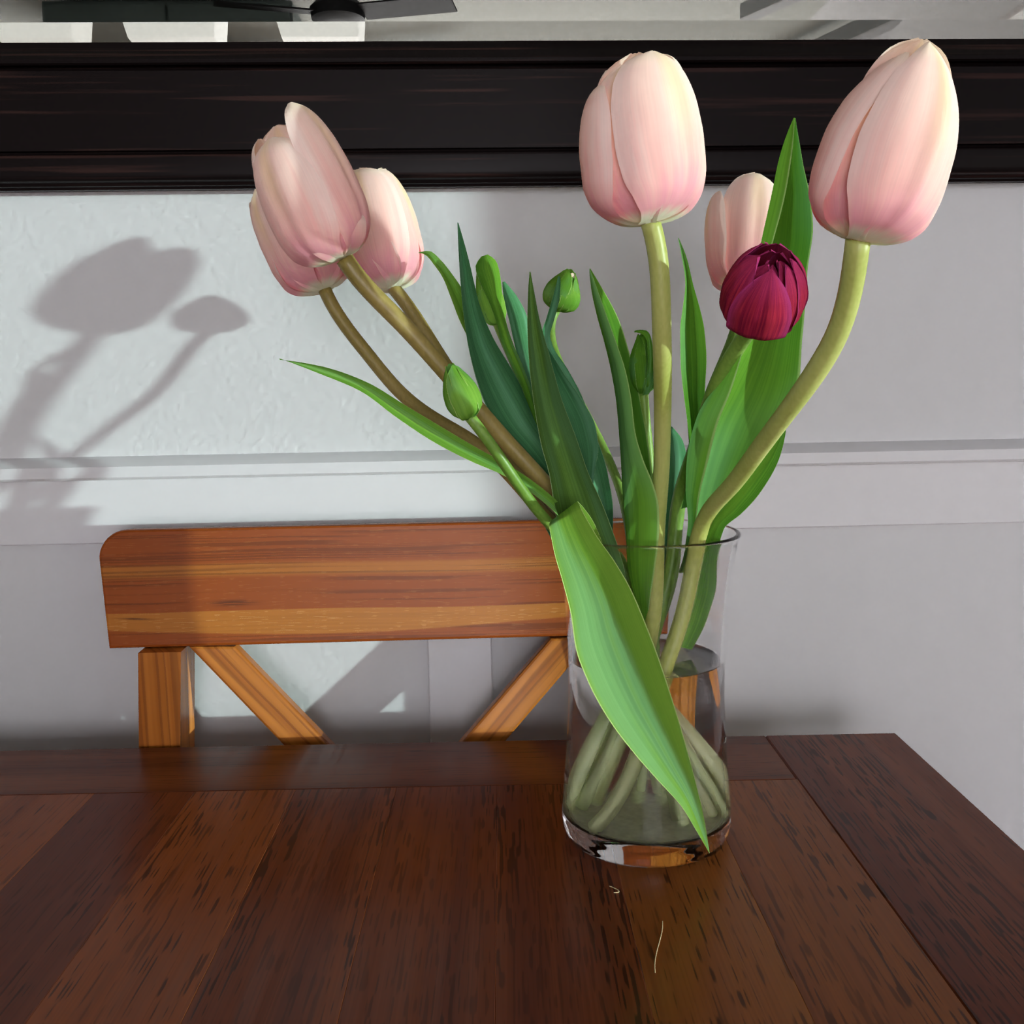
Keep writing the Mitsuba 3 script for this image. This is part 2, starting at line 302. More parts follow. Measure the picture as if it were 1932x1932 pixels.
bev = cat(quad((gx0, yb, gz0-.004), (gx1, yb, gz0-.004), (gx1-bw, YG, gz0+bw), (gx0+bw, YG, gz0+bw)), quad((gx0, yb, gz1), (gx0+bw, YG, gz1-bw), (gx1-bw, YG, gz1-bw), (gx1, yb, gz1)),
          quad((gx0, yb, gz0), (gx0+bw, YG, gz0+bw), (gx0+bw, YG, gz1-bw), (gx0, yb, gz1)), quad((gx1, yb, gz0), (gx1, yb, gz1), (gx1-bw, YG, gz1-bw), (gx1-bw, YG, gz0+bw)))
part(mir, 'bevel', bev, two(scene['silver']), smooth=False, label='slanted clear strip along the edge of the glass')

# ------------------------------------------------------------------ what the mirror shows, in the room behind the camera
fan = thing('ceiling_fan', 'black ceiling fan reflected in the mirror', 'fan')
FX, FY, FZ = -0.44, -2.185, 2.335
part(fan, 'motor', lathe([(0, -.035), (.06, -.035), (.095, -.02), (.10, .015), (.07, .045), (.03, .055), (0, .055)], 32, (FX, FY, FZ)), 'dark_fan', smooth=40)
part(fan, 'rod', trimesh.creation.cylinder(.014, .06, sections=16, transform=trimesh.transformations.translation_matrix((FX, FY, FZ+.085))), 'dark_fan', smooth=40)
for k in (14, 166, 270):
    b = bevel_box(.09, .43, -.055, .055, -.003, .003, .002)
    b.apply_transform(trimesh.transformations.rotation_matrix(math.radians(11), (1, 0, 0)))
    b.apply_transform(trimesh.transformations.rotation_matrix(math.radians(k), (0, 0, 1))); b.apply_translation((FX, FY, FZ))
    part(fan, 'blade', b, 'dark_fan', smooth=False)
cup = thing('cupboard', 'tall dark slate green cupboard reflected at the upper left of the mirror', 'cupboard')
part(cup, 'body', bevel_box(-1.53, -.62, -2.80, -2.30, 0, 2.42, .004), 'dark_green', smooth=False)
for x0, x1 in ((-1.52, -1.08), (-1.07, -.63)):
    part(cup, 'door', bevel_box(x0, x1, -2.30, -2.28, .08, 2.405, .004), 'dark_green', smooth=False)
for i, (xa, xb) in enumerate(((-1.43, -1.165), (-1.04, -.74), (-.58, -.305))):
    w = ('leftmost', 'middle', 'rightmost')[i]
    k = thing('ceiling_light', f'white tapered square ceiling light seen in the mirror, {w} of three', 'ceiling light', 'white square ceiling lights')
    V = [(x, y, z) for z, d in ((2.375, 0.0), (2.25, .035)) for x in (xa+d, xb-.2*d) for y in (-1.50-d*.3, -1.68+d*.3)]
    scene[f'{k}__shade'] = mikit.ply(trimesh.convex.convex_hull(np.array(V)), D_((.8, .8, .8)), smooth=False, emitter={'type': 'area', 'radiance': {'type': 'rgb', 'value': [v*.25 for v in SHADE_RADIANCE]}})
    part(k, 'canopy', bevel_box((xa+xb)/2-.06, (xa+xb)/2+.06, -1.65, -1.53, 2.375, ZC, .004), 'paint_white', smooth=False)
tr = thing('track_rail', 'grey ceiling rail set at a slant, reflected at the upper right of the mirror', 'rail')
b = bevel_box(-.45, .45, -.03, .03, -.03, .03, .004); b.apply_transform(trimesh.transformations.rotation_matrix(math.radians(62), (0, 0, 1))); b.apply_translation((1.28, -1.9, 2.37)); part(tr, 'bar', b, 'grey_metal', smooth=False)
for d in (-.35, .35): part(tr, 'bracket', bevel_box(1.28+d*math.cos(math.radians(62))-.012, 1.28+d*math.cos(math.radians(62))+.012, -1.9+d*math.sin(math.radians(62))-.012, -1.9+d*math.sin(math.radians(62))+.012, 2.39, ZC, .002), 'grey_metal', smooth=False)

# ------------------------------------------------------------------ the table
TT, TZ = 0.032, 0.75
table = thing('dining_table', 'dark red-brown stained oak dining table carrying the vase of tulips', 'table')
M_tab = np.eye(4); M_tab[:2, :2] = [[ca, sa], [-sa, ca]]; M_tab[:3, 3] = TAB_C-[0, 0, 0]
def tab(m): m = m.copy(); m.apply_transform(M_tab); return m
BW = 0.105; WT, LT = 1.55, 0.86           # border width; table length to the left, depth to the camera
g_ = 0.00005
nb = 18
tabtop = []
for k in range(nb):
    x1 = -BW-k*0.0715; x0 = max(x1-0.0715, -WT+BW)
    if x1 <= -WT+BW+.01: break
    part(table, 'plank', tab(bevel_box(x0+g_, x1-g_, -LT+BW+g_, -BW*.86-g_, -TT, 0, .0002)), 'oak_plank', smooth=False)
part(table, 'end_board', tab(bevel_box(-BW+g_, 0, -LT, 0, -TT, 0, .0012)), 'oak_plank', smooth=False)
part(table, 'end_board', tab(bevel_box(-WT, -WT+BW-g_, -LT, 0, -TT, 0, .0012)), 'oak_plank', smooth=False)
part(table, 'edge_board', tab(bevel_box(-WT+BW+g_, -BW-g_, -BW*.86+g_, 0, -TT, 0, .0012)), 'oak_edge', smooth=False)
part(table, 'edge_board', tab(bevel_box(-WT+BW+g_, -BW-g_, -LT, -LT+BW-g_, -TT, 0, .0012)), 'oak_edge', smooth=False)
for y0 in (-.09, -LT+.07): part(table, 'apron', tab(bevel_box(-WT+.07, -.07, y0, y0+.02, -.12, -TT, .002)), 'oak_edge', smooth=False)
for x0 in (-.09, -WT+.07): part(table, 'apron', tab(bevel_box(x0, x0+.02, -LT+.07, -.07, -.12, -TT, .002)), 'oak_edge', smooth=False)
for x0 in (-.13, -WT+.06):
    for y0 in (-.13, -LT+.06): part(table, 'leg', tab(bevel_box(x0, x0+.07, y0, y0+.07, -.75, -TT, .004)), 'oak_edge', smooth=False)

# ------------------------------------------------------------------ the chair
chair = thing('dining_chair', 'orange-brown pine dining chair with an X back, pushed in behind the table', 'chair')
YC = 0.816; TH = 0.022
RAKE = 0.10                                  # the back leans away from the table towards its top
def prism_uv(poly, thick, rot, org, bsdf, name, uvf=None, parent=chair, flip=False, label=None):
    """board: polygon in its own (x, z) plane, thickness along y, with rounded edges; uv in metres in the plane"""
    pg = shapely.Polygon(poly); e = 0.0022
    rings = []
    for off, y in ((-e, 0), (-e*.3, e*.25), (0, e), (0, thick-e), (-e*.3, thick-e*.25), (-e, thick)):
        q = pg if off == 0 else pg.buffer(off, join_style=2)
        rings.append((np.array(q.exterior.coords)[:-1], y))
    n = len(rings[0][0]); ref = rings[2][0]
    V = []
    for c, y in rings:
        if len(c) != n: c = ref
        k = np.argmin(np.linalg.norm(c-ref[0], axis=1)); c = np.roll(c, -k, 0)
        if shapely.Polygon(c).exterior.is_ccw != shapely.Polygon(ref).exterior.is_ccw: c = np.roll(c[::-1], 1, 0)
        V.append(np.c_[c[:, 0], np.full(n, y), c[:, 1]])
    V = np.vstack(V); i, j = np.meshgrid(np.arange(len(rings)-1), np.arange(n), indexing='ij'); k = (j+1) % n
    a, b, c, d = (i*n+j).ravel(), (i*n+k).ravel(), ((i+1)*n+k).ravel(), ((i+1)*n+j).ravel()
    F = np.vstack([np.stack([a, b, c], 1), np.stack([a, c, d], 1)])
    vv, tri = trimesh.creation.triangulate_polygon(shapely.Polygon(V[:n][:, [0, 2]]), engine='earcut')
    nv, nc = len(V), len(vv)
    V = np.vstack([V, np.c_[vv[:, 0], np.full(nc, rings[0][1]), vv[:, 1]], np.c_[vv[:, 0], np.full(nc, rings[-1][1]), vv[:, 1]]])
    F = np.vstack([F, tri+nv, tri[:, ::-1]+nv+nc])
    m = trimesh.Trimesh(V, F, process=False); trimesh.repair.fix_normals(m)
    uv = V[:, [0, 2]] if uvf is None else uvf(V)
    W = np.asarray(m.vertices)@np.asarray(rot).T+np.asarray(org)
    # flat faces keep their own normals: split by face
    Fm = np.asarray(m.faces); key = part(parent, name, trimesh.Trimesh(W[Fm].reshape(-1, 3), np.arange(len(Fm)*3).reshape(-1, 3), process=False), bsdf, smooth=False, uv=uv[Fm].reshape(-1, 2), label=label)
    return key
rake = np.array([[1, 0, 0], [0, math.cos(RAKE), math.sin(RAKE)], [0, -math.sin(RAKE), math.cos(RAKE)]])
def cp(x, y, Y=YC): q = at(x, y, Y); return q[0], q[2]
xl_t, zt = cp(178, 1004); xl_b, zb_c = cp(205, 1224)
xc = cp(738, 1110)[0]; xr_t, xr_b = 2*xc-xl_t, 2*xc-xl_b
rr = 0.024; arc = [(xl_t+rr*.9+rr*math.cos(a)*.95, zt-rr+rr*math.sin(a)) for a in np.linspace(math.pi*.96, math.pi/2, 9)]
arc_r = [(2*xc-x, z) for x, z in arc[::-1]]
poly = arc+arc_r+[(xr_b, zb_c), (xl_b, zb_c)]
px = np.array(poly); o = np.array([xl_b, YC, zb_c]); loc = px-[xl_b, zb_c]; loc[:, 1] /= math.cos(RAKE)
prism_uv(loc.tolist(), TH, rake, o, 'pine_rail', 'top_rail')
# posts: square, splayed a little, from the seat up to the rail
ya, zs = YC-.004, 0.46
def post(sgn, name):
    xa0, xa1 = cp(262, 1233, YC-.01)[0], cp(343, 1233, YC-.01)[0]
    xb0, xb1 = cp(257, 1412, YC-.016)[0], cp(331, 1412, YC-.016)[0]
    zt_, zb2 = cp(262, 1231, YC-.01)[1], cp(257, 1412, YC-.02)[1]
    k = (zb2-0.0)/(zt_-zb2)
    xf0, xf1 = xb0+(xb0-xa0)*.3*k, xb1+(xb1-xa1)*.3*k
    yt, dp = YC-.012, .052
    pts = [(xa0, yt, zt_), (xa1, yt, zt_), (xa0, yt+dp*.8, zt_), (xa1, yt+dp*.8, zt_)]
    ym = yt-(zt_-.45)*.03
    w = xa1-xa0
    if sgn < 0: mid = [(xb0-.012, ym, .45), (xb0-.012+w*.86, ym, .45), (xb0-.012, ym+dp, .45), (xb0-.012+w*.86, ym+dp, .45)]
    else: mid = [(xb0-.012, ym, .45), (xb0-.012+w*.86, ym, .45), (xb0-.012, ym+dp, .45), (xb0-.012+w*.86, ym+dp, .45)]
    lo = [(x, y+.03, 0.0) for x, y, z in mid]
    def mir_(P): return [(2*xc-x, y, z) for x, y, z in P] if sgn > 0 else P
    up = trimesh.convex.convex_hull(np.array(mir_(pts+mid))); dn = trimesh.convex.convex_hull(np.array(mir_(mid+lo)))
    m = cat(up, dn); V = np.asarray(m.vertices)[np.asarray(m.faces)].reshape(-1, 3)
    part(chair, name, trimesh.Trimesh(V, np.arange(len(V)).reshape(-1, 3), process=False), 'pine_post', smooth=False, uv=np.c_[V[:, 2], V[:, 0]+.6*V[:, 1]])
post(-1, 'back_leg'); post(1, 'back_leg')
# the X of the back
def brace(p0, p1, p2, p3, name):
    q = np.array([cp(*p0), cp(*p1), cp(*p2), cp(*p3)]); o = np.array([q[0, 0], YC+.004, q[0, 1]]); l = q-q[0]
    d = (q[3]-q[0])/np.linalg.norm(q[3]-q[0]); nrm = np.array([-d[1], d[0]])
    prism_uv(l.tolist(), .016, rake, o, 'pine_post', name, uvf=lambda V: np.c_[V[:, [0, 2]]@d, V[:, [0, 2]]@nrm])
brace((352, 1222), (440, 1222), (760+88*.55, 1585), (760-40, 1585), 'cross_brace')
zz = [cp(352, 1222), cp(440, 1222), cp(808, 1585), cp(720, 1585)]
def mirror_brace():
    q = np.array([(2*xc-x, z) for x, z in zz])[[1, 0, 3, 2]]; o = np.array([q[0, 0], YC+.002, q[0, 1]]); l = q-q[0]
    d = (q[3]-q[0])/np.linalg.norm(q[3]-q[0]); nrm = np.array([-d[1], d[0]])
    prism_uv(l.tolist(), .016, rake, o, 'pine_post', 'cross_brace', uvf=lambda V: np.c_[V[:, [0, 2]]@d, V[:, [0, 2]]@nrm])
mirror_brace()
seat_y0 = YC-.42
part(chair, 'seat', bevel_box(xl_b+.01, xr_b-.01, seat_y0, YC-.03, .435, .46, .004), scene['pine_post'], smooth=False)
part(chair, 'lower_rail', bevel_box(xl_b+.05, xr_b-.05, YC-.03, YC-.01, .55, .60, .003), scene['pine_post'], smooth=False)
for x in (xl_b+.03, xr_b-.07): part(chair, 'front_leg', bevel_box(x, x+.04, seat_y0+.02, seat_y0+.06, 0, .435, .003), scene['pine_post'], smooth=False)

# ------------------------------------------------------------------ the vase and the water
VX, VY = 0.1065, 0.617; HV = 0.1915; ZT = TZ+.0002
vase = thing('glass_vase', 'clear waisted glass vase half full of water, standing on the oak table', 'vase')
op = PchipInterpolator([0, .006, .012, .030, .055, .097, .130, .160, .185, HV], [.0500, .0524, .0532, .0520, .0503, .0481, .0490, .0512, .0547, .0569])
WALL = .0030; ZF, ZWAT = .0125, .1145
zo = np.concatenate([np.linspace(0, .012, 8), np.linspace(.015, HV, 60)])
outer = [(0, .0025), (.034, .0022), (.040, 0.0), (.047, 0.0)]+[(float(op(z)), float(z)) for z in zo]
ip = lambda z: float(op(z))-WALL
rim_c = float(op(HV))-WALL/2
rim = [(rim_c+WALL/2*math.cos(a)*1.15, HV+WALL/2*math.sin(a)*1.2) for a in np.linspace(0, math.pi, 10)]
inner_dry = [(ip(z), float(z)) for z in np.linspace(HV, ZWAT, 30)]
part(vase, 'body', lathe(outer+rim[1:-1]+inner_dry, 128, (VX, VY, ZT)), 'glass', smooth=50)
wet = [(0, ZF+.0006), (.030, ZF+.0004), (.044, ZF), (.0485, ZF+.0012), (ip(.019), .019)]+[(ip(z), float(z)) for z in np.linspace(.024, ZWAT, 40)]
water = thing('water', 'clear water filling the lower half of the glass vase', 'water')
part(water, 'body', lathe(wet, 128, (VX, VY, ZT)), 'glass_wet', smooth=50)
men = [(ip(ZWAT), ZWAT), (ip(ZWAT)-.0015, ZWAT-.0009), (ip(ZWAT)-.004, ZWAT-.0015), (0, ZWAT-.0016)]
part(water, 'surface', lathe(men, 128, (VX, VY, ZT)), 'water_top', smooth=40)
part(water, 'sediment', lathe([(0, ZF+.0021), (.030, ZF+.0019), (.044, ZF+.0018), (.0470, ZF+.0022)][::-1], 64, (VX, VY, ZT)), 'silt', smooth=40, label='thin grey-green film of sediment on the floor of the vase')
def V3(dx, dy, z): return np.array([VX+dx, VY+dy, ZT+z])

# ------------------------------------------------------------------ flowers
def stem(parent, pts, inside, r, bsdf, n=90):
    P = [at(*p) for p in pts]+[V3(*q) for q in inside]
    return part(parent, 'stem', tube(P, r, n, 16), bsdf)
seed_n = [0]
def patch(parent, rows, bsdf, nu=15, ns=60, name='leaf', wave=0.0, label=None, seed=None):
    """leaf blade: rows of points (x, y, Y) across the blade, from tip to base"""
    G = np.array([[at(*q) for q in r] for r in rows]); n, K = G.shape[:2]
    cen = G.mean(1); t = np.r_[0, np.cumsum(np.linalg.norm(np.diff(cen, axis=0), axis=1)+1e-5)]
    G = PchipInterpolator(t, G.reshape(n, -1))(np.linspace(0, 1, ns)**1.0*t[-1]).reshape(ns, K, 3)
    w = np.linalg.norm(np.diff(G, axis=1), axis=2).mean(0); uu = np.r_[0, np.cumsum(w)]; uu /= uu[-1]
    g = PchipInterpolator(uu, G.transpose(1, 0, 2).reshape(K, -1))(np.linspace(0, 1, nu)).reshape(nu, ns, 3).transpose(1, 0, 2)
    if wave:
        s = np.linspace(0, 1, ns)[:, None]; u = np.linspace(-1, 1, nu)[None]
        g[..., 1] += wave*np.sin(s*9+seed_n[0])*np.abs(u)**2*np.sin(np.pi*s)
    seed_n[0] += 1
    uv = np.stack([np.broadcast_to(np.linspace(0.0005, .9995, nu)[None]+(seed or seed_n[0]), (ns, nu)), np.broadcast_to(np.linspace(0, 1, ns)[:, None], (ns, nu))], -1).reshape(-1, 2)
    return part(parent, name, trimesh.Trimesh(g.reshape(-1, 3), grid_faces(ns, nu), process=False), bsdf, smooth=True, uv=uv, label=label)
def leaf(parent, rows, bsdf, **k):
    """rows (xL, yL, xR, yR, Y, cup, tilt): cup brings both edges towards the camera, tilt takes the right edge away"""
    R = []
    for xL, yL, xR, yR, Y, cup, tilt in rows:
        row = []
        for u in (-1, -.6, -.2, .2, .6, 1):
            f = (u+1)/2; row.append((xL+(xR-xL)*f, yL+(yR-yL)*f, Y-cup*abs(u)**1.4+tilt*u))
        R.append(row)
    return patch(parent, R, bsdf, **k)

PROF = PchipInterpolator([0, .03, .09, .2, .34, .5, .68, .84, .94, 1.0], [.10, .40, .70, .92, 1.0, 1.0, .95, .83, .68, .48])
WID = PchipInterpolator([0, .05, .15, .32, .5, .68, .82, .92, .97, 1.0], [.22, .45, .72, .95, 1.0, .97, .85, .63, .40, .06])
POINT = PchipInterpolator([0, .05, .15, .32, .5, .68, .82, .92, .97, 1.0], [.22, .45, .72, .95, 1.0, .88, .64, .36, .18, .02])
PROF7 = PchipInterpolator([0, .03, .09, .2, .34, .5, .68, .84, .94, 1.0], [.10, .42, .74, .95, 1.0, .98, .86, .62, .38, .16])
def head(parent, base, tip, Yb, Yt, Rm, petals, bsdf='petal_pink', name='petal', prof=PROF, wid=WID, ns=44, nu=31, roll=.05):
    """flower head: each petal is a curved sheet about the axis from base to tip. petal: (azimuth, length, half width, radius, wrap, lean, crease, wave)
    azimuth 0 faces the camera, 90 is to the right in the photograph"""
    b, t = at(*base, Yb), at(*tip, Yt); L = np.linalg.norm(t-b); a = (t-b)/L
    e1 = CAM-b; e1 -= a*(e1@a); e1 /= np.linalg.norm(e1); e2 = np.cross(a, e1)*-1
    if e2@RIGHT < 0: e2 = -e2
    for (phi, l, w, r, wrap, lean, crease, wave, *more) in petals:
        drift, pw, curl = tuple(more)+(0, None, 0)[len(more):]; wf = pw or wid
        seed_n[0] += 1; sd = seed_n[0]
        s = np.linspace(0, 1, ns)[:, None]; u = np.linspace(-1, 1, nu)[None]
        rad = Rm*r*prof(s)+lean*L*s**1.5+curl*Rm*np.clip((s-.86)/.14, 0, 1)**2; half = Rm*w*wf(s); rho = np.maximum(Rm*wrap*prof(s)**.6, .3*Rm)
        th = u*half/rho
        lat, out = rho*np.sin(th), rad-rho*(1-np.cos(th))
        nz = meshkit.fbm(np.stack(np.broadcast_arrays(u*1.6+sd*3.1, s*3.2, s*0+sd), -1), 3, 5)-.5
        out = out-crease*Rm*np.exp(-(u/.13)**2)*np.sin(np.pi*np.clip(s*1.05, 0, 1))+wave*Rm*nz*(.3+np.abs(u)**2)*np.clip(s*3, 0, 1)
        out = out+roll*Rm*np.clip((np.abs(u)-.72)/.28, 0, 1)**2*np.clip(s*4, 0, 1)
        hgt = L*l*(s-0.055*(u**2)*np.sin(np.pi*s)**.5+0*u)+wave*.12*L*nz*np.clip(s*2-1, 0, 1)
        ph = np.radians(phi+drift*s)[..., None]; c = np.cos(ph)*e1+np.sin(ph)*e2; tg = -np.sin(ph)*e1+np.cos(ph)*e2
        g = b+a*hgt[..., None]+out[..., None]*c+lat[..., None]*tg
        uv = np.stack(np.broadcast_arrays((u+1)/2*.999+.0005+sd, s), -1).reshape(-1, 2)
        part(parent, name, trimesh.Trimesh(g.reshape(-1, 3), grid_faces(ns, nu), process=False), bsdf, smooth=True, uv=uv)

# --- big pink tulip leaning left, in front
t1 = thing('tulip', 'largest pale pink tulip of the left cluster, leaning left in front of two others', 'tulip')
head(t1, (644, 490), (522, 222), .600, .590, .0270,
     [(-170, .98, .95, .90, 1.0, .02, .03, .10), (128, 1.0, .90, .92, 1.0, .02, .03, .10), (-112, .93, .95, .95, 1.0, .03, .02, .10),
      (60, 1.04, .92, 1.01, .98, -.01, .06, .06), (-40, .88, 1.05, 1.07, .98, .02, .06, .08, 0, None, -.10), (12, .62, .8, .88, 1.0, .0, .02, .05)], roll=-.04)
stem(t1, [(650, 488, .600), (688, 538, .602), (760, 612, .606), (830, 690, .61), (900, 770, .615), (960, 838, .62), (1010, 892, .622), (1050, 938, .625)],
     [(-.032, .0, .185), (-.012, -.006, .13), (.012, -.008, .07), (.030, -.006, .0145)], [.0052]*3+[.0050]*9, 'stem_olive')
# --- lower left tulip, mostly hidden
t2 = thing('tulip', 'pale pink tulip hidden behind the front left one, only its lower petals showing', 'tulip')
head(t2, (612, 548), (533, 340), .690, .70, .0255,
     [(170, .95, 1.0, .92, 1., .0, .02, .08), (110, .95, 1.0, .94, 1., .0, .02, .08), (-110, .95, 1.0, 1.0, 1., .12, .02, .08), (50, .95, 1.05, 1.0, 1., .0, .03, .05), (-55, .95, 1.15, 1.03, 1.05, .10, .03, .05), (0, .9, .9, .86, 1., .0, .02, .05)])
stem(t2, [(612, 545, .69), (650, 612, .688), (700, 676, .685), (750, 735, .68), (820, 790, .67), (890, 832, .66), (950, 884, .65), (1000, 940, .645), (1040, 985, .642)],
     [(-.030, .012, .17), (-.008, .010, .12), (.022, .006, .06), (.042, .002, .015)], .0044, 'stem_olive')
# --- tulip behind on the right of the left cluster
t3 = thing('tulip', 'sunlit pale pink tulip behind the right side of the front left one', 'tulip')
head(t3, (742, 545), (690, 330), .690, .705, .0262,
     [(-170, .97, 1.0, .92, 1., .0, .02, .08), (120, .98, 1.0, .94, 1., .0, .02, .08), (-110, .95, 1.0, .96, 1., .0, .02, .08), (70, 1.0, 1.1, 1.0, 1., .0, .03, .05), (-20, 1.0, 1.15, 1.03, 1.05, .0, .03, .05), (30, .9, .9, .88, 1., .0, .02, .05)])
stem(t3, [(742, 543, .69), (788, 605, .687), (835, 680, .68), (880, 745, .672), (930, 815, .665), (990, 900, .655), (1040, 960, .65)],
     [(-.022, .026, .175), (-.005, .020, .12), (.015, .014, .06), (.028, .012, .015)], .0045, 'stem_olive')
# --- centre tulip
t4 = thing('tulip', 'tall upright pale pink tulip in the centre with a peach streak down its front', 'tulip')
head(t4, (1222, 424), (1196, 98), .520, .520, .0292,
     [(178, 1.035, 1.0, .92, 1., .0, .02, .14), (-138, .97, .9, .92, 1., .02, .02, .16, 0, POINT, .25), (122, .99, 1.0, .95, 1., .0, .02, .08), (-84, .84, .98, 1.04, 1.0, .03, .03, .05), (46, .955, 1.20, 1.05, 1.02, -.005, .07, .05, -4), (-25, .90, .85, .88, 1., .0, .02, .10)], roll=-.05)
stem(t4, [(1226, 416, .520), (1243, 500, .525), (1248, 600, .532), (1250, 700, .548), (1250, 800, .568), (1247, 900, .587), (1240, 1000, .600)],
     [(.004, -.008, .15), (-.002, .004, .10), (-.012, .016, .05), (-.018, .026, .0145)], [.0050]*4+[.0047]*7, 'stem_green')
# --- right tulip
t7 = thing('tulip', 'pale pink pointed tulip on the far right, on a stem curving out of the vase', 'tulip')
head(t7, (1618, 455), (1738, 76), .420, .412, .0250,
     [(175, 1.02, 1.0, .95, 1., .0, .02, .10), (-140, .93, .9, .95, 1., .0, .02, .10), (118, .97, 1.0, .98, 1., .0, .02, .12), (-92, .93, .98, 1.04, 1.0, .0, .03, .05), (32, .985, 1.14, 1.07, 1.0, .01, -.09, .06, 10, POINT), (-30, .9, .8, .88, 1., .0, .02, .05)], prof=PROF7, roll=-.05)
stem(t7, [(1619, 452, .420), (1606, 540, .430), (1580, 628, .443), (1540, 700, .456), (1490, 770, .473), (1430, 850, .505), (1375, 922, .540), (1325, 990, .577)],
     [(.017, -.030, .150), (.004, -.031, .110), (-.012, -.034, .06), (-.036, -.026, .0150)], [.0050]*4+[.0047]*8, 'stem_green')
# --- back tulip
t5 = thing('tulip', 'smaller pale pink tulip half hidden behind the burgundy one', 'tulip')
head(t5, (1398, 548), (1418, 345), .652, .684, .0215,
     [(180, .97, 1.0, .92, 1., .0, .02, .08), (-130, .85, 1.0, .95, 1., .05, .02, .08), (120, .97, 1.0, .95, 1., .0, .02, .08), (-75, .84, .95, 1.02, 1., .14, .03, .05), (15, 1.0, 1.25, 1.02, 1.05, .0, .05, .04)])
stem(t5, [(1400, 545, .660), (1392, 620, .652), (1370, 680, .648), (1345, 740, .645), (1310, 850, .642), (1280, 950, .64)],
     [(.020, .020, .165), (.0, .014, .11), (-.022, .010, .055), (-.041, .004, .0150)], .0047, 'stem_fresh')
# --- burgundy tulip
t6 = thing('tulip', 'small burgundy double tulip with tightly folded petals, in front of the big right leaf', 'tulip')
WP = PchipInterpolator([0, .05, .15, .3, .5, .7, .85, .95, 1], [.15, .5, .82, 1., 1.02, .90, .70, .48, .36])
WW = PchipInterpolator([0, .08, .25, .5, .7, .85, .95, 1], [.35, .65, .95, 1., .85, .58, .28, .04])
head(t6, (1425, 612), (1462, 478), .508, .476, .0191,
     [(178, 1.0, .95, .98, .9, .0, .02, .08), (-125, 1.02, .95, 1.02, .9, .0, .03, .08), (122, 1.0, .55, 1.06, .8, .0, .03, .08), (88, .98, .52, 1.03, .8, .0, .03, .06), (-64, .98, .95, 1.05, .9, -.01, .04, .06), (60, .95, .50, 1.00, .8, .0, .03, .05), (4, .93, .92, 1.12, .9, .0, .05, .05),
      (-150, .95, .7, .76, .8, -.02, .02, .1), (150, .95, .6, .74, .8, -.02, .02, .1), (75, .93, .6, .76, .8, -.05, .02, .1), (-30, .9, .7, .74, .8, -.05, .02, .1),
      (-100, .9, .5, .44, .7, -.03, .02, .2), (20, .88, .5, .44, .7, -.03, .02, .2), (120, .9, .5, .46, .7, -.03, .02, .2)], 'petal_wine', prof=WP, wid=WW, ns=36, nu=25, roll=.06)
stem(t6, [(1424, 610, .508), (1402, 640, .522), (1365, 700, .546), (1335, 770, .575), (1310, 850, .60), (1285, 930, .62)],
     [(.018, .008, .175), (.002, .004, .115), (-.016, -.004, .06), (-.030, .012, .0148)], .0042, 'stem_fresh')

# --- buds
def bud(parent, base, tip, Yb, Yt, Rm, bsdf, tepals, **k): head(parent, base, tip, Yb, Yt, Rm, tepals, bsdf, 'tepal', ns=30, nu=21, **k)
BP = PchipInterpolator([0, .06, .18, .35, .52, .7, .86, 1.0], [.20, .55, .88, 1.0, .95, .74, .46, .20])
BWD = PchipInterpolator([0, .08, .25, .5, .7, .85, .95, 1], [.35, .65, .95, 1., .85, .58, .28, .04])
b1 = thing('tulip_bud', 'small closed yellow-green tulip bud in front of the leaning pink tulip stems', 'tulip bud')
bud(b1, (886, 787), (848, 688), .553, .545, .0098, 'leaf_lime', [(180, 1., 1.1, .93, 1., 0, .02, .04), (110, 1., 1.2, .96, 1., 0, .02, .04), (-95, 1., 1.2, 1.0, 1., 0, .02, .04), (35, .99, 1.4, 1.04, 1., 0, .05, .03)], prof=BP, wid=BWD)
stem(b1, [(886, 786, .553), (920, 830, .556), (960, 888, .562), (1000, 945, .572), (1040, 992, .582)], [(-.036, -.024, .175), (-.012, -.022, .12), (.018, -.02, .06), (.040, -.012, .015)], .0031, 'stem_fresh')
b2 = thing('tulip_bud', 'green tulip bud still wrapped in a hooded leaf, between the upright leaves left of centre', 'tulip bud')
bud(b2, (938, 612), (906, 496), .652, .650, .0088, 'leaf_lime', [(180, 1., 1.1, .93, 1., 0, .02, .04), (100, 1., 1.2, .96, 1., 0, .02, .04), (-100, .95, 1.2, 1.0, 1., 0, .02, .04), (0, .92, 1.2, 1.04, 1., 0, .06, .03)], prof=BP, wid=BWD)
leaf(b2, [(908, 484, 920, 480, .648, .0, 0), (897, 504, 937, 494, .642, -.004, .002), (906, 534, 945, 528, .638, -.007, .003), (921, 566, 949, 572, .638, -.006, .003), (934, 600, 955, 607, .640, -.005, .002), (946, 645, 968, 648, .642, -.004, 0),
          (965, 690, 986, 690, .642, -.003, 0), (988, 742, 1004, 738, .642, -.003, 0), (1005, 800, 1022, 795, .64, -.003, 0), (1040, 900, 1062, 895, .635, -.002, 0), (1085, 990, 1105, 985, .63, 0, 0)], 'leaf_green', label='pale green hooded leaf')
leaf(b2, [(789, 477, 791, 476, .66, 0, 0), (801, 480, 808, 473, .66, .001, .001), (820, 501, 832, 491, .66, .002, .002), (836, 525, 853, 517, .66, .004, .003), (850, 560, 874, 548, .66, .006, .003), (866, 602, 896, 592, .66, .006, .003), (884, 640, 920, 632, .66, .006, .003),
          (915, 710, 950, 700, .66, .005, .003), (960, 800, 990, 790, .655, .004, .002), (1030, 910, 1052, 900, .65, .002, 0), (1080, 1000, 1100, 995, .64, 0, 0)], 'leaf_lime', label='narrow leaf curling to the left')
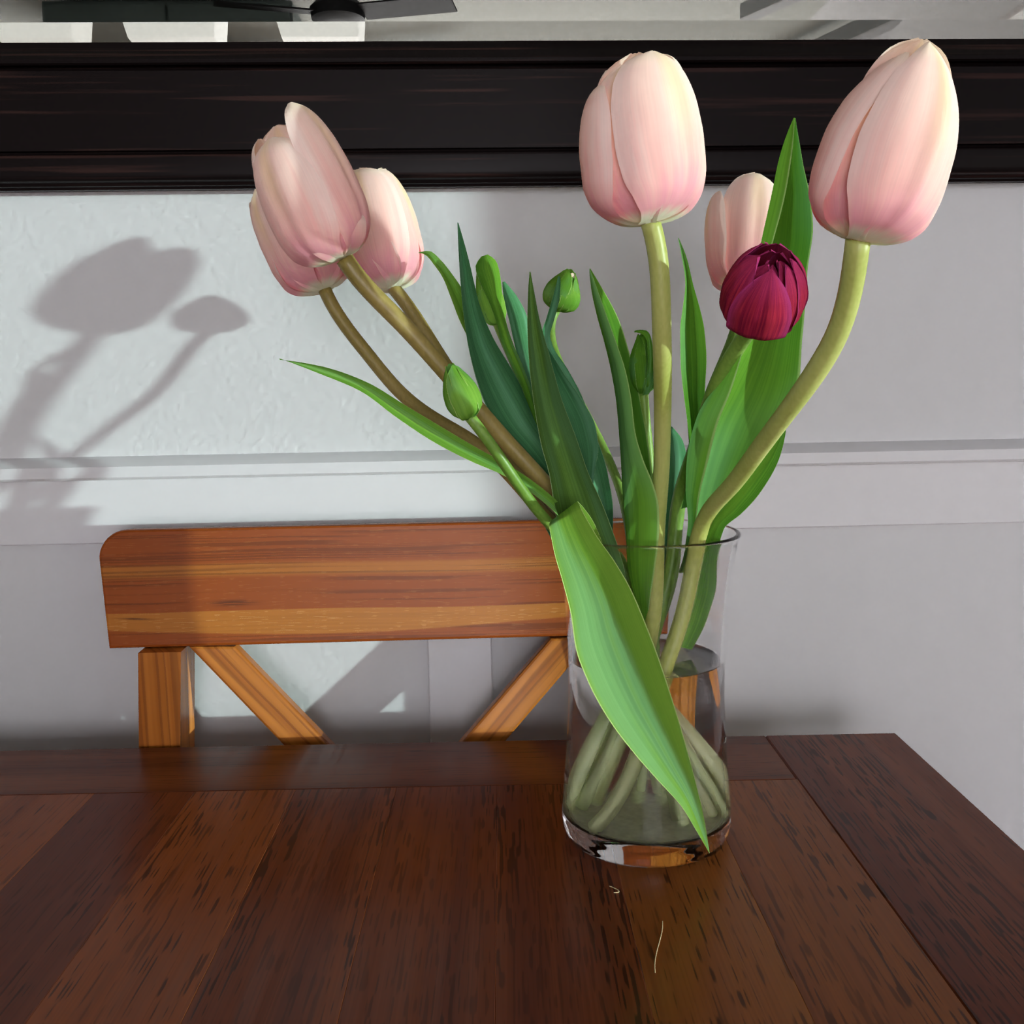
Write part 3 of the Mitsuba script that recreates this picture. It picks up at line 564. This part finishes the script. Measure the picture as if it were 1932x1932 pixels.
stem(b2, [(938, 608, .66), (960, 660, .66), (985, 720, .658), (1010, 790, .654), (1045, 880, .648), (1080, 960, .642)], [(-.018, .012, .18), (-.004, .010, .12), (.004, .016, .06), (.012, .026, .0145)], .0032, 'stem_fresh')
b3 = thing('tulip_bud', 'greenish bud with a pinkish tip just opening, behind the tallest dark front leaf', 'tulip bud')
bud(b3, (1050, 586), (1078, 508), .752, .748, .0132, 'leaf_lime', [(180, 1., 1.1, .93, 1., 0, .02, .04), (100, .95, 1.1, .98, 1., .02, .02, .04), (-100, .98, 1.2, 1.0, 1., .0, .02, .04), (55, .86, 1.1, 1.06, 1., .03, .04, .03), (-45, .98, 1.15, 1.06, 1., 0, .04, .03)], prof=BP, wid=BWD)
head(b3, (1052, 580), (1080, 512), .752, .748, .0096, [(k*120+20, .97, 1.0, .9, 1., .0, .02, .06) for k in range(3)], 'petal_pink', 'petal', prof=BP, wid=BWD, ns=20, nu=13)
leaf(b3, [(1053, 521, 1057, 522, 0.733, 0, 0), (1043, 560, 1056, 560, 0.721, .003, 0), (1031, 600, 1046, 602, 0.710, .004, 0), (1023, 630, 1038, 634, 0.701, .004, 0), (1026, 658, 1043, 652, 0.694, .004, 0), (1045, 702, 1072, 698, 0.693, .005, .004), (1062, 750, 1097, 745, 0.686, .006, .004),
          (1080, 825, 1122, 815, 0.676, .006, .004), (1104, 895, 1146, 890, 0.665, .005, .003), (1120, 960, 1156, 950, 0.651, .004, 0), (1128, 1020, 1156, 1020, 0.636, .003, 0), (1145, 1090, 1165, 1090, 0.632, 0, 0)], 'leaf_blue', label='dark leaf twisting up in front of the bud')
stem(b3, [(1050, 585, .752), (1040, 612, .748), (1043, 650, .742), (1070, 715, .728), (1110, 790, .705), (1145, 860, .685), (1172, 930, .665), (1185, 985, .652)], [(-.004, .020, .165), (.004, .010, .11), (.010, -.004, .06), (.016, -.018, .0145)], .0031, 'stem_fresh')
b4 = thing('tulip_bud', 'slim green bud with a hooked tip, close to the left of the upright centre stem', 'tulip bud')
bud(b4, (1214, 742), (1210, 630), .625, .622, .0088, 'leaf_green', [(180, 1., 1.1, .93, 1., 0, .02, .04), (110, 1., 1.2, .96, 1., 0, .02, .04), (-60, 1., 1.3, 1.0, 1., 0, .05, .04), (40, .99, 1.3, 1.04, 1., 0, .05, .03)], prof=BP, wid=BWD)
leaf(b4, [(1196, 627, 1198, 624, .618, 0, 0), (1203, 628, 1207, 622, .616, .001, 0), (1214, 632, 1220, 624, .615, .001, 0), (1221, 648, 1229, 640, .615, .002, 0), (1222, 680, 1233, 680, .615, .003, 0), (1218, 720, 1232, 722, .617, .002, 0), (1212, 746, 1224, 744, .62, .001, 0)], 'leaf_green', ns=40, label='hooked outer leaf')
stem(b4, [(1214, 740, .625), (1218, 790, .626), (1224, 850, .628), (1230, 920, .63), (1233, 985, .632)], [(.006, .008, .165), (.008, .012, .11), (.004, .020, .05), (.002, .030, .0145)], .0029, 'stem_fresh')

# --- leaves, each on the tulip whose stem it grows from
leaf(t2, [(527, 676, 528, 679, .60, 0, 0), (600, 704, 606, 691, .60, .002, 0), (680, 738, 690, 720, .60, .004, 0), (750, 789, 764, 764, .60, .005, 0), (820, 835, 834, 806, .60, .006, 0), (890, 871, 902, 846, .60, .005, 0), (948, 896, 957, 876, .60, .004, 0), (1000, 928, 1006, 908, .60, .003, 0), (1044, 964, 1052, 946, .60, .002, 0),
          (1085, 1010, 1095, 996, .61, .001, 0), (1130, 1090, 1140, 1080, .62, 0, 0)], 'leaf_lime', label='long narrow leaf reaching out to the left')
leaf(t2, [(998, 925, 1010, 920, .655, .0, 0), (1012, 962, 1045, 940, .655, .003, 0), (1030, 998, 1075, 975, .65, .004, 0), (1062, 1055, 1100, 1045, .64, .003, 0), (1100, 1120, 1120, 1115, .635, .0, 0)], 'leaf_blue')
patch(t3, [[(863, 420, .645), (864, 420, .645), (865, 421, .645)], [(865, 470, .643), (871, 472, .638), (882, 480, .644)], [(871, 560, .642), (884, 565, .634), (906, 578, .645)], [(881, 640, .642), (902, 640, .632), (930, 636, .648)], [(894, 700, .640), (925, 698, .630), (962, 690, .650)],
           [(914, 760, .638), (952, 752, .632), (992, 742, .650)], [(944, 812, .636), (980, 800, .632), (1022, 795, .650)], [(984, 852, .636), (1015, 845, .634), (1050, 840, .648)], [(1018, 892, .636), (1045, 890, .636), (1075, 888, .645)], [(1050, 950, .634), (1075, 950, .636), (1100, 945, .642)], [(1105, 1050, .630), (1125, 1048, .632), (1145, 1045, .636)]], 'leaf_blue', label='tall bluish leaf standing up with a narrow tip')
leaf(b2, [(948, 532, 952, 531, .668, 0, 0), (950, 560, 976, 560, .668, -.004, .002), (960, 602, 994, 596, .668, -.006, .002), (969, 642, 1004, 640, .668, -.006, .002), (981, 692, 1016, 690, .666, -.006, .002), (998, 745, 1032, 742, .664, -.006, 0), (1020, 820, 1060, 815, .66, -.004, 0), (1070, 930, 1095, 925, .65, 0, 0)], 'leaf_blue', label='dark short leaf')
leaf(t1, [(999, 513, 1001, 513, .585, 0, 0), (996, 560, 1009, 556, .585, -.003, .001), (995, 610, 1018, 602, .586, -.006, .002), (998, 680, 1036, 668, .587, -.008, .003), (1007, 760, 1058, 748, .588, -.010, .004), (1021, 840, 1088, 828, .590, -.011, .004), (1036, 895, 1110, 892, .592, -.011, .004), (1045, 950, 1134, 945, .594, -.010, .004), (1056, 1010, 1156, 1002, .597, -.007, .003),
          (1095, 1080, 1178, 1072, .605, -.004, 0), (1140, 1150, 1190, 1145, .612, 0, 0)], 'leaf_olive', label='tall dark green leaf nearest the camera')
leaf(t3, [(1030, 655, 1034, 657, .632, 0, 0), (1038, 705, 1062, 702, .625, .002, -.004), (1055, 752, 1098, 754, .618, .002, -.006), (1075, 800, 1124, 806, .614, .001, -.008), (1090, 850, 1129, 850, .614, 0, -.008), (1100, 890, 1122, 888, .618, 0, -.005), (1100, 925, 1119, 924, .625, 0, 0), (1105, 990, 1135, 990, .63, 0, 0), (1130, 1060, 1150, 1060, .63, 0, 0)], 'leaf_blue', label='broad pale leaf edge catching the light')
patch(t4, [[(1113, 508, .600), (1112, 508, .600), (1112, 508, .600), (1114, 507, .600)], [(1128, 548, .596), (1120, 545, .598), (1115, 542, .603), (1137, 545, .612)], [(1147, 602, .590), (1135, 598, .594), (1126, 594, .604), (1169, 606, .618)], [(1165, 652, .585), (1150, 648, .590), (1140, 644, .603), (1186, 660, .622)],
           [(1181, 702, .581), (1165, 700, .586), (1153, 698, .602), (1199, 706, .624)], [(1192, 758, .578), (1174, 758, .584), (1163, 757, .600), (1210, 762, .624)], [(1198, 812, .577), (1180, 812, .583), (1168, 812, .600), (1221, 820, .624)], [(1214, 868, .576), (1190, 870, .582), (1172, 870, .598), (1229, 880, .622)],
           [(1232, 912, .576), (1200, 912, .582), (1174, 912, .596), (1233, 925, .620)], [(1243, 958, .578), (1206, 956, .583), (1177, 954, .596), (1243, 962, .612)], [(1243, 1012, .582), (1206, 1008, .585), (1181, 1004, .596), (1244, 1015, .606)], [(1236, 1070, .592), (1206, 1066, .592), (1184, 1062, .600), (1237, 1072, .606)],
           [(1226, 1135, .604), (1210, 1132, .606), (1198, 1130, .610), (1227, 1136, .612)], [(1220, 1190, .615), (1215, 1190, .615), (1211, 1189, .617), (1221, 1190, .618)]], 'leaf_green', nu=21, label='long folded leaf left of the upright centre stem')
leaf(b4, [(1279, 449, 1281, 450, 0.615, 0, 0), (1286, 482, 1296, 488, 0.614, .002, 0), (1293, 532, 1308, 538, 0.612, .004, 0), (1289, 575, 1320, 580, 0.612, .007, 0), (1283, 625, 1329, 622, 0.612, .009, 0), (1284, 682, 1333, 680, 0.612, .010, 0), (1290, 745, 1330, 738, 0.612, .008, 0), (1297, 800, 1328, 795, 0.612, .006, 0), (1300, 860, 1325, 855, 0.612, .004, 0), (1285, 960, 1305, 955, 0.612, .0, 0)], 'leaf_green', label='narrow pointed leaf right of the centre stem')
patch(t6, [[(1499, 223, 0.560), (1498, 222, 0.560), (1497, 223, 0.560), (1499, 222, 0.560), (1501, 223, 0.560)], [(1493, 300, 0.538), (1481, 298, 0.542), (1470, 300, 0.554), (1494, 300, 0.565), (1514, 302, 0.552)], [(1480, 375, 0.528), (1467, 372, 0.534), (1455, 370, 0.552), (1494, 372, 0.568), (1529, 374, 0.548)],
           [(1463, 440, 0.522), (1451, 438, 0.530), (1440, 438, 0.550), (1490, 438, 0.570), (1534, 432, 0.546)], [(1436, 540, 0.520), (1427, 540, 0.528), (1418, 540, 0.548), (1475, 530, 0.570), (1523, 518, 0.548)], [(1407, 642, 0.524), (1401, 642, 0.530), (1396, 640, 0.548), (1455, 640, 0.572), (1514, 636, 0.554)],
           [(1380, 735, 0.536), (1364, 732, 0.542), (1347, 730, 0.558), (1425, 735, 0.582), (1506, 730, 0.568)], [(1354, 800, 0.549), (1334, 796, 0.553), (1314, 790, 0.567), (1395, 800, 0.591), (1482, 795, 0.581)], [(1336, 870, 0.562), (1316, 866, 0.564), (1297, 860, 0.576), (1368, 870, 0.598), (1442, 868, 0.592)],
           [(1319, 940, 0.575), (1306, 934, 0.577), (1294, 925, 0.587), (1345, 938, 0.605), (1395, 940, 0.603)], [(1310, 1000, 0.587), (1304, 998, 0.589), (1298, 994, 0.597), (1325, 1000, 0.611), (1348, 1006, 0.611)], [(1285, 1080, 0.608), (1282, 1080, 0.610), (1280, 1078, 0.614), (1290, 1080, 0.620), (1302, 1082, 0.620)]], 'leaf_green', nu=25, label='broad bright green leaf standing tall on the right')
leaf(t7, [(1472, 802, 1483, 812, .545, 0, 0), (1442, 838, 1470, 866, .548, .006, .0), (1402, 888, 1434, 930, .556, .008, .0), (1362, 946, 1400, 968, .566, .008, .0), (1330, 992, 1366, 998, .578, .007, .0), (1302, 1048, 1352, 1050, .60, .006, .0), (1285, 1110, 1350, 1112, .615, .006, 0), (1272, 1165, 1335, 1165, .622, .004, 0), (1262, 1215, 1305, 1225, .625, .002, 0)], 'leaf_green', label='bright leaf under the curved right stem')
leaf(t5, [(1258, 804, 1268, 805, .655, 0, 0), (1258, 832, 1290, 836, .655, -.004, 0), (1258, 872, 1296, 870, .655, -.007, 0), (1257, 915, 1292, 916, .652, -.007, 0), (1254, 965, 1286, 970, .648, -.006, 0), (1248, 1015, 1282, 1020, .642, -.004, 0), (1240, 1080, 1262, 1085, .636, 0, 0)], 'leaf_blue', label='short rounded leaf behind the centre stem')
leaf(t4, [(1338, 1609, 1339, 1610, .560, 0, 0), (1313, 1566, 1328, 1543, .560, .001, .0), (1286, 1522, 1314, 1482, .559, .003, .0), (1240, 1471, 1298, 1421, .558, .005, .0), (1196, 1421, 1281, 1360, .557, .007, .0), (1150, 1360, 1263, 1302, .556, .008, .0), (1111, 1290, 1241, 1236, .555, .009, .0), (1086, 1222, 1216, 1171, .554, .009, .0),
          (1077, 1160, 1190, 1111, .553, .008, .0), (1062, 1100, 1161, 1061, .552, .006, .0), (1045, 1040, 1126, 1011, .550, .004, .0), (1036, 992, 1096, 958, .550, .002, .0), (1038, 984, 1090, 946, .558, .001, .0), (1050, 985, 1096, 952, .574, .0, .0), (1072, 1005, 1120, 985, .592, 0, 0), (1105, 1060, 1145, 1050, .606, 0, 0), (1140, 1140, 1165, 1135, .614, 0, 0)], 'leaf_gloss', seed=117, ns=90, nu=17, label='broad green leaf folded over the rim and hanging down the front of the vase')  # seed sets where the sheen painted into this blade falls

# ------------------------------------------------------------------ lint on the table
for pts, lab in (([(1250, 1738), (1246, 1770), (1238, 1800), (1236, 1835)], 'long thin pale fibre lying on the table in front of the vase'), ([(1150, 1672), (1160, 1676), (1168, 1682), (1158, 1684)], 'tiny tangled crumb of lint on the table below the vase')):
    P = []
    for x, y in pts:
        d = FWD+RIGHT*(x-966)/FPX-UP*(y-966)/FPX; P.append(CAM+d*((TZ+.0004-CAM[2])/d[2]))
    k = numbered('lint'); scene[k] = mikit.ply(tube(P, .00028, 16, 6), 'fibre', smooth=True); labels[k] = {'label': lab, 'category': 'lint'}
